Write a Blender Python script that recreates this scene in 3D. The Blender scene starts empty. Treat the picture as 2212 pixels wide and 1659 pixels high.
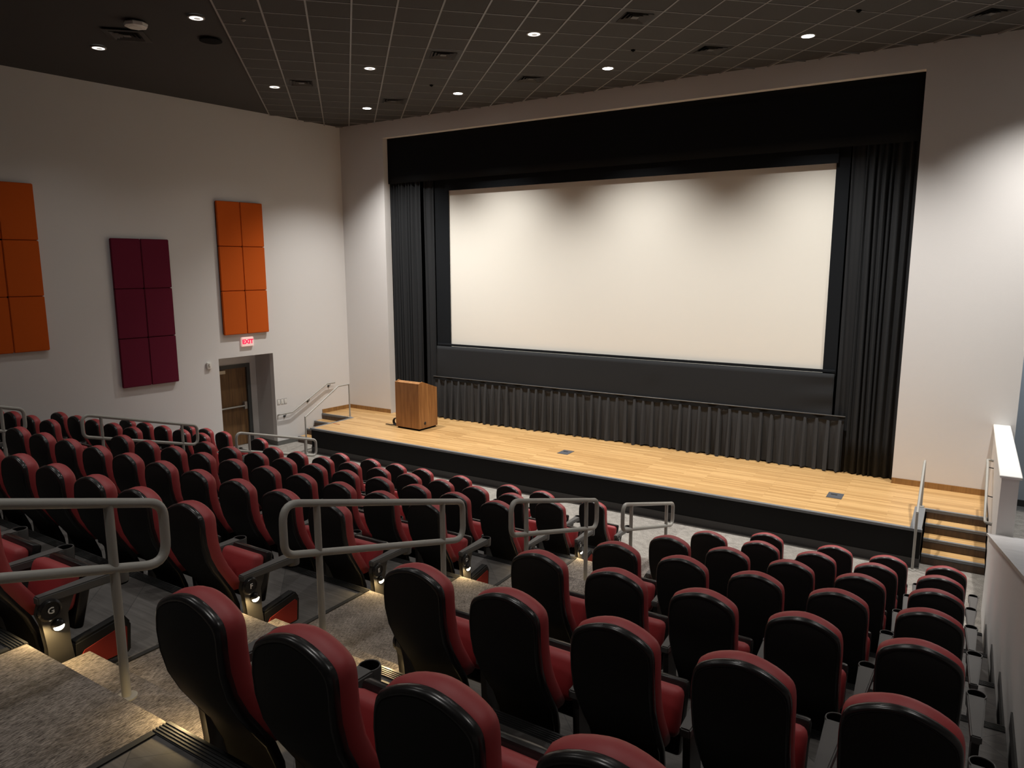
import bpy, bmesh, math, random
from mathutils import Matrix, Vector
random.seed(7)
C = bpy.context.scene.collection
sc = bpy.context.scene

# ------------------------------------------------------------------ camera, world, exposure
CAM = (14.1797, -14.1273, 4.4621)
YAW, PITCH, ROLL, FPX = 0.5629, 0.1631, -0.0029, 1557.858
def cam_axes():
    cy, sy, cp, sp = math.cos(YAW), math.sin(YAW), math.cos(PITCH), math.sin(PITCH)
    fwd = Vector((-sy*cp, cy*cp, -sp)); right = Vector((cy, sy, 0)); up = right.cross(fwd)
    cr, sr = math.cos(ROLL), math.sin(ROLL)
    return cr*right + sr*up, -sr*right + cr*up, fwd
cr_, cu_, cf_ = cam_axes()
cam = bpy.data.cameras.new('camera'); cam.sensor_fit = 'HORIZONTAL'; cam.sensor_width = 36.0
cam.lens = FPX/2212*36.0; cam.clip_start = 0.05; cam.clip_end = 100
camo = bpy.data.objects.new('camera', cam); C.objects.link(camo)
M = Matrix.Identity(4)
for i in range(3):
    M[i][0], M[i][1], M[i][2], M[i][3] = cr_[i], cu_[i], -cf_[i], CAM[i]
camo.matrix_world = M; sc.camera = camo
w = bpy.data.worlds.new('World'); sc.world = w; w.use_nodes = True
w.node_tree.nodes['Background'].inputs[0].default_value = (0.9, 0.85, 0.8, 1)
w.node_tree.nodes['Background'].inputs[1].default_value = 0.0
vs = sc.view_settings
vs.view_transform = 'Standard'; vs.look = 'None'; vs.gamma = 1; vs.use_curve_mapping = False
vs.exposure = 0.0

SPOT_W = 1380.0          # the lit row of downlights in front of the screen
SPOT_HALF = 53.0
DIM_HALF = 63.0
DIM_W = 112.0            # the two dimmed rows over the seats
AISLE_W = 7.5            # step lights on the seat standards
WARM = (1.0, 0.96, 0.91)

# ------------------------------------------------------------------ dimensions
H = 7.97; HS = 0.605; AL = 0.098
SA, CA = math.sin(AL), math.cos(AL)
N_ = Vector((SA, CA, 0)); M_ = Vector((CA, -SA, 0))        # along the left wall (towards the stage), out of it
def lw(t, z, off=0.0):                                     # point on the left wall, t metres from the front corner
    return -N_*t + M_*off + Vector((0, 0, z))
ROWD, RISE = 1.266, 0.36
def F(k): return RISE*(k-1)
def edge(k): return -4.93 - ROWD*(k-2)
def yrow(k): return -4.88 - ROWD*(k-1)
AIS = (10.17, 11.41); AISL = (2.78, 4.02); XR = 14.62

# ------------------------------------------------------------------ materials
def mat(name, col, rough=0.6, spec=0.5, metal=0.0, emis=None, estr=0.0, noise=None, bump=None):
    m = bpy.data.materials.new(name); m.use_nodes = True; nt = m.node_tree; b = nt.nodes['Principled BSDF']
    b.inputs['Base Color'].default_value = (*col, 1); b.inputs['Roughness'].default_value = rough
    b.inputs['Specular IOR Level'].default_value = spec; b.inputs['Metallic'].default_value = metal
    if emis: b.inputs['Emission Color'].default_value = (*emis, 1); b.inputs['Emission Strength'].default_value = estr
    tc = nt.nodes.new('ShaderNodeTexCoord')
    if noise:                                              # (scale, amount, detail)
        n = nt.nodes.new('ShaderNodeTexNoise'); n.inputs['Scale'].default_value = noise[0]; n.inputs['Detail'].default_value = noise[2]
        nt.links.new(tc.outputs['Object'], n.inputs['Vector'])
        mx = nt.nodes.new('ShaderNodeMix'); mx.data_type = 'RGBA'
        a = noise[1]
        mx.inputs[6].default_value = (*[c*(1-a) for c in col], 1); mx.inputs[7].default_value = (*[min(1, c*(1+a)) for c in col], 1)
        nt.links.new(n.outputs['Fac'], mx.inputs[0]); nt.links.new(mx.outputs[2], b.inputs['Base Color'])
    if bump:
        n2 = nt.nodes.new('ShaderNodeTexNoise'); n2.inputs['Scale'].default_value = bump[0]; n2.inputs['Detail'].default_value = 3
        nt.links.new(tc.outputs['Object'], n2.inputs['Vector'])
        bp = nt.nodes.new('ShaderNodeBump'); bp.inputs['Strength'].default_value = bump[1]; bp.inputs['Distance'].default_value = 0.01
        nt.links.new(n2.outputs['Fac'], bp.inputs['Height']); nt.links.new(bp.outputs['Normal'], b.inputs['Normal'])
    return m

def mat_planks(name, c1, c2, cm, L, W, rough, rot=0.0, grain=0.12, mortar=0.002):
    m = bpy.data.materials.new(name); m.use_nodes = True; nt = m.node_tree; b = nt.nodes['Principled BSDF']
    b.inputs['Roughness'].default_value = rough
    tc = nt.nodes.new('ShaderNodeTexCoord'); mp = nt.nodes.new('ShaderNodeMapping'); mp.inputs['Rotation'].default_value = (0, 0, rot)
    nt.links.new(tc.outputs['Object'], mp.inputs['Vector'])
    br = nt.nodes.new('ShaderNodeTexBrick'); br.offset = 0.37; br.offset_frequency = 3
    br.inputs['Scale'].default_value = 1; br.inputs['Brick Width'].default_value = L; br.inputs['Row Height'].default_value = W
    br.inputs['Mortar Size'].default_value = mortar; br.inputs['Bias'].default_value = 0.0
    br.inputs['Color1'].default_value = (*c1, 1); br.inputs['Color2'].default_value = (*c2, 1); br.inputs['Mortar'].default_value = (*cm, 1)
    nt.links.new(mp.outputs['Vector'], br.inputs['Vector'])
    mp2 = nt.nodes.new('ShaderNodeMapping'); mp2.inputs['Scale'].default_value = (2.0, 40.0, 1.0); mp2.inputs['Rotation'].default_value = (0, 0, rot)
    nt.links.new(tc.outputs['Object'], mp2.inputs['Vector'])
    n = nt.nodes.new('ShaderNodeTexNoise'); n.inputs['Scale'].default_value = 1.5; n.inputs['Detail'].default_value = 5
    nt.links.new(mp2.outputs['Vector'], n.inputs['Vector'])
    mr = nt.nodes.new('ShaderNodeMapRange'); mr.inputs[1].default_value = 0.3; mr.inputs[2].default_value = 0.7
    mr.inputs[3].default_value = 1-grain; mr.inputs[4].default_value = 1+grain
    nt.links.new(n.outputs['Fac'], mr.inputs[0])
    vm = nt.nodes.new('ShaderNodeVectorMath'); vm.operation = 'SCALE'
    nt.links.new(br.outputs['Color'], vm.inputs[0]); nt.links.new(mr.outputs[0], vm.inputs['Scale'])
    nt.links.new(vm.outputs[0], b.inputs['Base Color'])
    return m

def mat_wood(name, c1, c2, rough=0.4):                     # vertical grain for panels and trim
    m = bpy.data.materials.new(name); m.use_nodes = True; nt = m.node_tree; b = nt.nodes['Principled BSDF']
    b.inputs['Roughness'].default_value = rough
    tc = nt.nodes.new('ShaderNodeTexCoord'); mp = nt.nodes.new('ShaderNodeMapping'); mp.inputs['Scale'].default_value = (14, 14, 0.9)
    nt.links.new(tc.outputs['Object'], mp.inputs['Vector'])
    n = nt.nodes.new('ShaderNodeTexNoise'); n.inputs['Scale'].default_value = 1.6; n.inputs['Detail'].default_value = 6; n.inputs['Distortion'].default_value = 0.6
    nt.links.new(mp.outputs['Vector'], n.inputs['Vector'])
    r = nt.nodes.new('ShaderNodeValToRGB'); r.color_ramp.elements[0].position = 0.3; r.color_ramp.elements[1].position = 0.72
    r.color_ramp.elements[0].color = (*c1, 1); r.color_ramp.elements[1].color = (*c2, 1)
    nt.links.new(n.outputs['Fac'], r.inputs[0]); nt.links.new(r.outputs[0], b.inputs['Base Color'])
    return m

def mat_carpet(name, dark, light, tile=0.61):
    m = bpy.data.materials.new(name); m.use_nodes = True; nt = m.node_tree; b = nt.nodes['Principled BSDF']
    b.inputs['Roughness'].default_value = 0.95; b.inputs['Specular IOR Level'].default_value = 0.1
    tc = nt.nodes.new('ShaderNodeTexCoord')
    mp = nt.nodes.new('ShaderNodeMapping'); mp.inputs['Scale'].default_value = (1, 0.16, 1); mp.inputs['Rotation'].default_value = (0, 0, 0.0)
    nt.links.new(tc.outputs['Object'], mp.inputs['Vector'])
    n = nt.nodes.new('ShaderNodeTexNoise'); n.inputs['Scale'].default_value = 230; n.inputs['Detail'].default_value = 4; n.inputs['Roughness'].default_value = 0.7
    nt.links.new(mp.outputs['Vector'], n.inputs['Vector'])
    n2 = nt.nodes.new('ShaderNodeTexNoise'); n2.inputs['Scale'].default_value = 9; n2.inputs['Detail'].default_value = 4
    nt.links.new(tc.outputs['Object'], n2.inputs['Vector'])
    r = nt.nodes.new('ShaderNodeValToRGB'); r.color_ramp.elements[0].position = 0.36; r.color_ramp.elements[1].position = 0.66
    r.color_ramp.elements[0].color = (*dark, 1); r.color_ramp.elements[1].color = (*light, 1)
    nt.links.new(n.outputs['Fac'], r.inputs[0])
    ck = nt.nodes.new('ShaderNodeTexBrick'); ck.offset = 0; ck.inputs['Scale'].default_value = 1
    ck.inputs['Brick Width'].default_value = tile; ck.inputs['Row Height'].default_value = tile; ck.inputs['Mortar Size'].default_value = 0
    ck.inputs['Color1'].default_value = (0.9, 0.9, 0.9, 1); ck.inputs['Color2'].default_value = (1.06, 1.06, 1.06, 1)
    nt.links.new(tc.outputs['Object'], ck.inputs['Vector'])
    mr = nt.nodes.new('ShaderNodeMapRange'); mr.inputs[1].default_value = 0.3; mr.inputs[2].default_value = 0.7; mr.inputs[3].default_value = 0.78; mr.inputs[4].default_value = 1.15
    nt.links.new(n2.outputs['Fac'], mr.inputs[0])
    v1 = nt.nodes.new('ShaderNodeVectorMath'); v1.operation = 'MULTIPLY'
    nt.links.new(r.outputs[0], v1.inputs[0]); nt.links.new(ck.outputs['Color'], v1.inputs[1])
    v2 = nt.nodes.new('ShaderNodeVectorMath'); v2.operation = 'SCALE'
    nt.links.new(v1.outputs[0], v2.inputs[0]); nt.links.new(mr.outputs[0], v2.inputs['Scale'])
    nt.links.new(v2.outputs[0], b.inputs['Base Color'])
    bp = nt.nodes.new('ShaderNodeBump'); bp.inputs['Strength'].default_value = 0.6; bp.inputs['Distance'].default_value = 0.008
    nt.links.new(n.outputs['Fac'], bp.inputs['Height']); nt.links.new(bp.outputs['Normal'], b.inputs['Normal'])
    return m

MT = {}
MT['wall'] = mat('wall_paint', (0.71, 0.695, 0.68), 0.85, 0.2, bump=(60, 0.06))
MT['wall_grey'] = mat('recess_shade_grey', (0.50, 0.485, 0.475), 0.8, 0.2)  # shade on the recess sides put into a greyer wall colour
MT['wall_blue'] = mat('daylit_blue_wall', (0.62, 0.68, 0.74), 0.85, 0.2)  # cool daylight on the passage wall put into its colour as well
MT['wall_dim'] = mat('low_bounce_wall', (0.25, 0.24, 0.23), 0.85, 0.2)  # unseen right and back walls, darkened to lessen bounced light
MT['cap'] = mat('white_cap', (0.74, 0.735, 0.71), 0.5)
MT['cap_stone'] = mat('grey_stone_cap', (0.45, 0.44, 0.44), 0.4, noise=(6, 0.25, 6))
MT['ceil'] = mat('ceiling_black', (0.062, 0.06, 0.058), 0.9, 0.2)
MT['tile'] = mat('ceiling_tile', (0.07, 0.068, 0.066), 0.9, 0.3, bump=(200, 0.15))
MT['tbar'] = mat('ceiling_grid_metal', (0.24, 0.236, 0.23), 0.45, 0.5)
MT['diff'] = mat('diffuser_metal', (0.12, 0.115, 0.11), 0.5)
MT['black'] = mat('flat_black', (0.005, 0.005, 0.005), 0.9, 0.1)
MT['screen'] = mat('screen_white', (0.84, 0.815, 0.74), 0.8, 0.1)
MT['velour'] = mat('black_velour', (0.011, 0.0125, 0.0145), 0.95, 0.1)
MT['drape'] = mat('black_drape', (0.024, 0.0255, 0.0275), 0.9, 0.15)
MT['skirt'] = mat('black_skirt_cloth', (0.042, 0.044, 0.047), 0.85, 0.2)
MT['stage_floor'] = mat_planks('stage_floor_strips', (0.64, 0.405, 0.175), (0.45, 0.262, 0.10), (0.33, 0.19, 0.075), 1.15, 0.058, 0.38, grain=0.12, mortar=0.0012)
MT['wood_trim'] = mat_wood('oak_trim', (0.22, 0.11, 0.035), (0.36, 0.19, 0.06))
MT['riser'] = mat_wood('dark_riser_wood', (0.055, 0.032, 0.02), (0.10, 0.06, 0.035))
MT['lectern'] = mat_wood('lectern_veneer', (0.24, 0.105, 0.035), (0.42, 0.21, 0.075))
MT['door'] = mat_wood('door_veneer', (0.10, 0.05, 0.02), (0.20, 0.105, 0.04))
MT['frame'] = mat('dark_door_frame', (0.055, 0.06, 0.06), 0.5)
MT['fascia'] = mat('stage_fascia_black', (0.008, 0.008, 0.008), 0.7, 0.2)
MT['nose'] = mat('grey_vinyl_nosing', (0.17, 0.18, 0.19), 0.5, noise=(30, 0.15, 3))
MT['base'] = mat('grey_rubber_base', (0.05, 0.048, 0.047), 0.6)
MT['base_lt'] = mat('grey_rubber_baseboard', (0.13, 0.13, 0.12), 0.6)
MT['orange'] = mat('orange_fabric', (0.58, 0.105, 0.014), 0.95, 0.1, bump=(500, 0.2))
MT['maroon'] = mat('maroon_fabric', (0.135, 0.015, 0.034), 0.95, 0.1, bump=(500, 0.2))
MT['carpet'] = mat_carpet('aisle_carpet', (0.062, 0.053, 0.049), (0.40, 0.355, 0.325))
MT['carpet_front'] = mat_carpet('front_carpet_lit', (0.15, 0.14, 0.125), (0.46, 0.43, 0.39))  # lighter copy of the carpet, stronger light put into its colour
MT['vinyl'] = mat_planks('grey_plank_vinyl', (0.15, 0.14, 0.13), (0.09, 0.083, 0.078), (0.05, 0.05, 0.05), 0.92, 0.3, 0.55, rot=0.785, grain=0.2, mortar=0.002)
MT['rubber'] = mat('black_rubber', (0.02, 0.02, 0.02), 0.6)
MT['rail'] = mat('grey_painted_steel', (0.36, 0.35, 0.32), 0.38, 0.5)
MT['red'] = mat('red_vinyl', (0.36, 0.044, 0.048), 0.5, 0.5, bump=(300, 0.05))
MT['redfab'] = mat('red_fabric', (0.24, 0.026, 0.018), 0.9, 0.2)
MT['blk_matte'] = mat('black_plastic_back', (0.010, 0.0095, 0.009), 0.65, 0.3)
MT['blk_gloss'] = mat('black_plastic_rim', (0.014, 0.013, 0.013), 0.26, 0.5)
MT['arm'] = mat('armrest_plastic', (0.10, 0.098, 0.095), 0.40, 0.5)
MT['std'] = mat('standard_metal', (0.045, 0.042, 0.038), 0.45, 0.5)
MT['white_plastic'] = mat('white_plastic', (0.75, 0.74, 0.7), 0.4)
MT['steel'] = mat('brushed_steel', (0.5, 0.5, 0.48), 0.35, metal=0.8)
MT['grey_plate'] = mat('grey_floor_plate', (0.085, 0.09, 0.10), 0.45)
MT['lamp_on'] = mat('lamp_lens_bright', (0.9, 0.9, 0.9), 0.4, emis=(1, 0.97, 0.92), estr=14)
MT['lamp_dim'] = mat('lamp_lens_dim', (0.9, 0.9, 0.9), 0.4, emis=(1, 0.95, 0.88), estr=1.6)
MT['lamp_cup'] = mat('lamp_cup_grey', (0.5, 0.48, 0.45), 0.4, emis=(1, 0.95, 0.88), estr=0.35)
MT['trimring'] = mat('lamp_trim_ring', (0.25, 0.24, 0.22), 0.4)
MT['step_lens'] = mat('step_light_lens', (0.9, 0.85, 0.7), 0.3, emis=(1, 0.9, 0.68), estr=9)
MT['exit_body'] = mat('exit_sign_face', (0.85, 0.75, 0.72), 0.4, emis=(1, 0.55, 0.48), estr=0.35)
MT['exit_red'] = mat('exit_letters_red', (0.9, 0.02, 0.05), 0.4, emis=(1, 0.0, 0.06), estr=1.2)
MT['letter'] = mat('row_letter_white', (0.8, 0.8, 0.78), 0.5)
MT['tape'] = mat('red_brown_tape', (0.35, 0.07, 0.03), 0.7)

# ------------------------------------------------------------------ mesh helpers
def box(bm, x0, x1, y0, y1, z0, z1, bev=0.0, seg=2):
    mtx = Matrix.Translation(((x0+x1)/2, (y0+y1)/2, (z0+z1)/2)) @ Matrix.Diagonal((x1-x0, y1-y0, z1-z0, 1))
    r = bmesh.ops.create_cube(bm, size=1.0, matrix=mtx)
    if bev:
        es = list({e for v in r['verts'] for e in v.link_edges})
        bmesh.ops.bevel(bm, geom=es, offset=bev, segments=seg, affect='EDGES', profile=0.5)
def prism(bm, pts, z0, z1):                                # polygon in XY extruded in Z (pts counter-clockwise); z may be functions
    f0 = z0 if callable(z0) else (lambda x, y: z0); f1 = z1 if callable(z1) else (lambda x, y: z1)
    lo = [bm.verts.new((x, y, f0(x, y))) for x, y in pts]; hi = [bm.verts.new((x, y, f1(x, y))) for x, y in pts]
    n = len(pts)
    bm.faces.new(list(reversed(lo))); bm.faces.new(hi)
    for i in range(n): bm.faces.new((lo[i], lo[(i+1) % n], hi[(i+1) % n], hi[i]))
def hull8(bm, p):                                          # eight points: bottom 4 ccw, top 4 ccw
    v = [bm.verts.new(q) for q in p]
    for f in ((3,2,1,0),(4,5,6,7),(0,1,5,4),(1,2,6,5),(2,3,7,6),(3,0,4,7)): bm.faces.new([v[i] for i in f])
def wallbox(bm, t0, t1, z0, z1, o0, o1):                   # box in left wall coordinates
    a, b = (t1, t0)
    hull8(bm, [lw(a,z0,o0), lw(a,z0,o1), lw(b,z0,o1), lw(b,z0,o0), lw(a,z1,o0), lw(a,z1,o1), lw(b,z1,o1), lw(b,z1,o0)])
def rounded(pts, rad, closed=False, n=5):
    pts = [Vector(p) for p in pts]; out = []; N = len(pts)
    for i, p in enumerate(pts):
        if not closed and i in (0, N-1): out.append(p); continue
        a, b = pts[i-1], pts[(i+1) % N]; d1 = (a-p).normalized(); d2 = (b-p).normalized()
        ang = d1.angle(d2)
        if ang > 3.1: out.append(p); continue
        L = min(rad/math.tan(ang/2), (a-p).length*0.49, (b-p).length*0.49)
        s, e = p+d1*L, p+d2*L
        for k in range(n+1):
            u = k/n; out.append(s*(1-u)**2 + p*2*u*(1-u) + e*u*u)
    return out
def tube(bm, path, r, n=10, closed=False, cap=True):
    P = [Vector(p) for p in path]; N = len(P); rings = []
    def tan(i):
        if closed: return (P[(i+1) % N]-P[i-1]).normalized()
        return (P[min(i+1, N-1)]-P[max(i-1, 0)]).normalized()
    t = tan(0); u = t.orthogonal().normalized()
    for i in range(N):
        t = tan(i); u = (u - t*u.dot(t)).normalized(); v = t.cross(u)
        rings.append([bm.verts.new(P[i] + r*(math.cos(a)*u + math.sin(a)*v)) for a in [2*math.pi*k/n for k in range(n)]])
    for i in range(N if closed else N-1):
        A, B = rings[i], rings[(i+1) % N]
        if closed and i == N-1:                            # match the seam
            off = min(range(n), key=lambda o: (A[0].co-B[o].co).length); B = B[off:]+B[:off]
        for k in range(n): bm.faces.new((A[k], A[(k+1) % n], B[(k+1) % n], B[k]))
    if not closed and cap:
        bm.faces.new(list(reversed(rings[0]))); bm.faces.new(rings[-1])
def lathe(bm, prof, origin=(0,0,0), n=20, axis='Z', cap0=True, cap1=True):   # prof: list of (radius, height)
    o = Vector(origin); rings = []
    for r, h in prof:
        ring = []
        for k in range(n):
            a = 2*math.pi*k/n; c, s = r*math.cos(a), r*math.sin(a)
            p = {'Z': Vector((c, s, h)), 'X': Vector((h, c, s)), 'Y': Vector((s, h, c))}[axis]
            ring.append(bm.verts.new(o+p))
        rings.append(ring)
    for A, B in zip(rings, rings[1:]):
        for k in range(n): bm.faces.new((A[k], A[(k+1) % n], B[(k+1) % n], B[k]))
    if cap0: bm.faces.new(list(reversed(rings[0])))
    if cap1: bm.faces.new(rings[-1])
def grid(bm, f, nu, nv):
    V = [[bm.verts.new(f(i/nu, j/nv)) for j in range(nv+1)] for i in range(nu+1)]
    for i in range(nu):
        for j in range(nv): bm.faces.new((V[i][j], V[i+1][j], V[i+1][j+1], V[i][j+1]))
def obj(name, bm, m, parent=None, smooth=False, loc=None):
    bmesh.ops.recalc_face_normals(bm, faces=bm.faces)
    me = bpy.data.meshes.new(name); bm.to_mesh(me); bm.free()
    if smooth is not False:
        for p in me.polygons: p.use_smooth = True
        if smooth is not True:
            me.set_sharp_from_angle(angle=math.radians(smooth))
    me.materials.append(MT[m])
    o = bpy.data.objects.new(name, me); C.objects.link(o)
    if parent: o.parent = parent
    if loc: o.location = loc
    return o
def tag(o, label, cat, group=None):
    o['label'] = label; o['category'] = cat
    if group: o['group'] = group
    return o
def thing(name, label, cat, loc=(0,0,0), rz=0, group=None):
    o = bpy.data.objects.new(name, None); C.objects.link(o); o.location = loc; o.rotation_euler = (0,0,rz); o.empty_display_size = 0.1
    return tag(o, label, cat, group)
def struct(name, bm, m, parent=None, smooth=False):
    o = obj(name, bm, m, parent, smooth)
    o['kind'] = 'structure'
    return o
def B(): return bmesh.new()
def bxo(name, m, parent, *a, **k):
    bm = B(); box(bm, *a, **k); return obj(name, bm, m, parent, smooth=35 if k.get('bev') else False)
def text_obj(name, s, size, m, parent, mtx, ext=0.001, bold=0.0):
    cu = bpy.data.curves.new(name, 'FONT'); cu.body = s; cu.size = size; cu.extrude = ext; cu.offset = bold
    cu.align_x = 'CENTER'; cu.align_y = 'CENTER'; cu.resolution_u = 2
    t = bpy.data.objects.new('tmp', cu); C.objects.link(t)
    dg = bpy.context.evaluated_depsgraph_get(); me = bpy.data.meshes.new_from_object(t.evaluated_get(dg))
    bpy.data.objects.remove(t); bpy.data.curves.remove(cu)
    me.name = name; me.materials.clear(); me.materials.append(MT[m]); me.transform(mtx)
    o = bpy.data.objects.new(name, me); C.objects.link(o); o.parent = parent
    return o
def frame_mtx(o, ex, ey, ez):
    m = Matrix.Identity(4)
    for i in range(3): m[i][0], m[i][1], m[i][2], m[i][3] = ex[i], ey[i], ez[i], o[i]
    return m
def xwall(y): return y*math.tan(AL)                        # left wall x at depth y (front corner at 0,0)
def inframe(p, margin=60):
    d = Vector(p)-Vector(CAM); z = d.dot(cf_)
    if z < 0.2: return False
    u = 1106+FPX*d.dot(cr_)/z; v = 829.5-FPX*d.dot(cu_)/z
    return -margin < u < 2212+margin and -margin < v < 1659+margin

# ------------------------------------------------------------------ room shell
YB = -18.5; XRW = 17.0; YC = 1.85
bm = B(); prism(bm, [(xwall(-5)-0.9, -5.0), (XRW, -5.0), (XRW, YC), (xwall(-5)-0.9, YC)], -0.2, 0.0)
floor = struct('floor', bm, 'carpet_front')
# seating terraces: plank vinyl under the seats, carpet in the aisles
for k in range(2, 10):
    y1 = edge(k); y0 = edge(k+1) if k < 9 else YB; z = F(k)
    for xa, xb in ((None, AISL[0]), (AISL[1], AIS[0]), (AIS[1], XR)):
        bm = B()
        if xa is None: prism(bm, [(xwall(y0), y0), (xb, y0), (xb, y1), (xwall(y1), y1)], -0.1, z)
        else: prism(bm, [(xa, y0), (xb, y0), (xb, y1), (xa, y1)], -0.1, z)
        obj('seating_platform', bm, 'vinyl', floor)
    for xa, xb in (AISL, AIS):
        bm = B(); box(bm, xa, xb, y0, y1, -0.1, z); obj('aisle_landing', bm, 'carpet', floor)
        bm = B(); box(bm, xa, xb, y1, y1+0.31, z-0.36, z-0.18, bev=0.012, seg=1); obj('aisle_step', bm, 'carpet', floor)
    for xa, xb in ((AISL[1]+0.005, AIS[0]), (AIS[1], XR-0.005), (xwall(y1)+0.02, AISL[0])):
        bm = B(); box(bm, xa, xb, y1-0.075, y1+0.008, z-0.05, z+0.004)
        for q in range(5): box(bm, xa, xb, y1-0.07+q*0.015, y1-0.063+q*0.015, z+0.004, z+0.009)
        obj('nosing_strip', bm, 'rubber', floor)
    for xe, s in ((AISL[0], -1), (AISL[1], 1), (AIS[0], -1), (AIS[1], 1)):
        bm = B(); box(bm, min(xe, xe+s*0.035), max(xe, xe+s*0.035), y0, y1-0.078, z-0.01, z+0.008)
        obj('edge_strip', bm, 'rubber', floor)
# vinyl strip under the first row of seats is carpet as well: nothing to add there

# ceiling slab, grid and tiles
bm = B(); box(bm, -2.6, XRW+0.2, YB, 2.0, H+0.03, H+0.2)
ceiling = struct('ceiling', bm, 'ceil')
R2 = math.sqrt(0.5); TS = 0.612; U0 = -0.3696; V0 = 8.07
VENTS = [(2.76,-7.15),(3.04,-3.9),(6.5,-3.94),(3.21,-1.4),(6.56,-1.45),(9.91,-3.97),(10.0,-1.53),(14.2,-1.54)]
def cell(x, y): return (math.floor(((x+y)*R2-U0)/TS), math.floor(((x-y)*R2-V0)/TS))
def centre(i, j):
    u, v = U0+(i+0.5)*TS, V0+(j+0.5)*TS
    return ((u+v)*R2, (u-v)*R2)
vent_cells = [cell(*v) for v in VENTS]
bm = B(); a = TS/2-0.014
prism(bm, [(0, -a*2*R2), (a*2*R2, 0), (0, a*2*R2), (-a*2*R2, 0)], 0.0, 0.012)
tmp = obj('ceiling_tile', bm, 'tile'); tile_me = tmp.data; bpy.data.objects.remove(tmp)
cells = []
for i in range(-40, 40):
    for j in range(-40, 60):
        x, y = centre(i, j)
        if xwall(y)+0.45 < x < 16.5 and -14.5 < y < -0.46 and U0+i*TS > -1.62 and (i, j) not in vent_cells: cells.append((x, y))
vis = [c for c in cells if inframe((c[0], c[1], H), 25)]
vis.sort(key=lambda c: (c[0]-CAM[0])**2+(c[1]-CAM[1])**2)
single = set(vis[:300])
for x, y in vis[:300]:
    o = bpy.data.objects.new('ceiling_tile', tile_me); C.objects.link(o); o.parent = ceiling; o.location = (x, y, H+0.006)
bm = B()
for x, y in cells:
    if (x, y) in single: continue
    prism(bm, [(x, y-a*2*R2), (x+a*2*R2, y), (x, y+a*2*R2), (x-a*2*R2, y)], H+0.006, H+0.018)
o = obj('ceiling_tile_field', bm, 'tile', ceiling); o['kind'] = 'stuff'
bm = B()
def clipline(px, py, dx, dy):                              # clip a diagonal line to the room plan
    ts = []
    lo, hi = -40.0, 40.0
    for k in range(-4000, 4001):
        t = k*0.01; x, y = px+dx*t, py+dy*t
        if xwall(y)+0.02 < x < XRW-0.05 and -14.5 < y < -0.02 and (x+y)*R2 > -1.61: ts.append(t)
    return (min(ts), max(ts)) if ts else None
for i in range(-12, 30):
    u = U0+i*TS
    r = clipline(u*R2, u*R2, R2, -R2)
    if r:
        p0 = Vector((u*R2+R2*r[0], u*R2-R2*r[0], 0)); p1 = Vector((u*R2+R2*r[1], u*R2-R2*r[1], 0)); nn = Vector((R2, R2, 0))*0.013
        prism(bm, [tuple((p0-nn).xy), tuple((p0+nn).xy), tuple((p1+nn).xy), tuple((p1-nn).xy)], H, H+0.03)
for j in range(-20, 30):
    v = V0+j*TS
    r = clipline(v*R2, -v*R2, R2, R2)
    if r:
        p0 = Vector((v*R2+R2*r[0], -v*R2+R2*r[0], 0)); p1 = Vector((v*R2+R2*r[1], -v*R2+R2*r[1], 0)); nn = Vector((R2, -R2, 0))*0.009
        prism(bm, [tuple((p0-nn).xy), tuple((p0+nn).xy), tuple((p1+nn).xy), tuple((p1-nn).xy)], H+0.001, H+0.03)
o = obj('ceiling_grid', bm, 'tbar', ceiling)

# left wall with the door recess
T0, T1, ZR, RD = 2.345, 3.783, 2.347, 0.78
bm = B()
wallbox(bm, -0.2, T0, -0.2, H+0.1, -0.15, 0)
wallbox(bm, T1, 18.6, -0.2, H+0.1, -0.15, 0)
wallbox(bm, T0, T1, ZR, H+0.1, -0.15, 0)
struct('wall_left', bm, 'wall')
bm = B()
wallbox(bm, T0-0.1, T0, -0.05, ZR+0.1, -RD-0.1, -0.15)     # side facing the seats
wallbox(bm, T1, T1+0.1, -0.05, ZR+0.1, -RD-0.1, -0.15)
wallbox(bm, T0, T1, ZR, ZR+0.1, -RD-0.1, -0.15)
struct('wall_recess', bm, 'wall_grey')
bm = B(); wallbox(bm, T0, 2.53, 0, ZR, -RD-0.1, -RD); wallbox(bm, 2.53, T1, 2.06, ZR, -RD-0.1, -RD); wallbox(bm, 3.58, T1, 0, 2.06, -RD-0.1, -RD)
struct('wall_recess_back', bm, 'wall')
bm = B(); wallbox(bm, T0-0.001, T0+0.008, 0, 0.11, -RD, -0.0); wallbox(bm, 0.9, T0, 0, 0.11, 0, 0.008); wallbox(bm, T1, 6.2, 0, 0.11, 0, 0.008)
struct('baseboard_left', bm, 'base_lt')
# door in the recess
door = bpy.data.objects.new('door_1', None); C.objects.link(door); door['kind'] = 'structure'
bm = B(); wallbox(bm, 2.53, 2.62, 0, 2.06, -RD-0.09, -RD+0.03); wallbox(bm, 3.49, 3.58, 0, 2.06, -RD-0.09, -RD+0.03); wallbox(bm, 2.62, 3.49, 1.97, 2.06, -RD-0.09, -RD+0.03)
obj('door_frame', bm, 'frame', door)
bm = B(); wallbox(bm, 2.625, 3.485, 0.01, 1.965, -RD-0.07, -RD-0.025); leaf = obj('door_leaf', bm, 'door', door)
bm = B(); tube(bm, [lw(2.72, 1.0, -RD+0.04), lw(3.46, 1.0, -RD+0.04)], 0.024, 10); wallbox(bm, 2.68, 2.75, 0.92, 1.10, -RD-0.025, -RD+0.06)
obj('panic_bar', bm, 'steel', door, smooth=40)
bm = B(); wallbox(bm, 3.2, 3.44, 1.86, 1.94, -RD-0.025, -RD+0.03); obj('door_closer', bm, 'steel', door)

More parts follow.
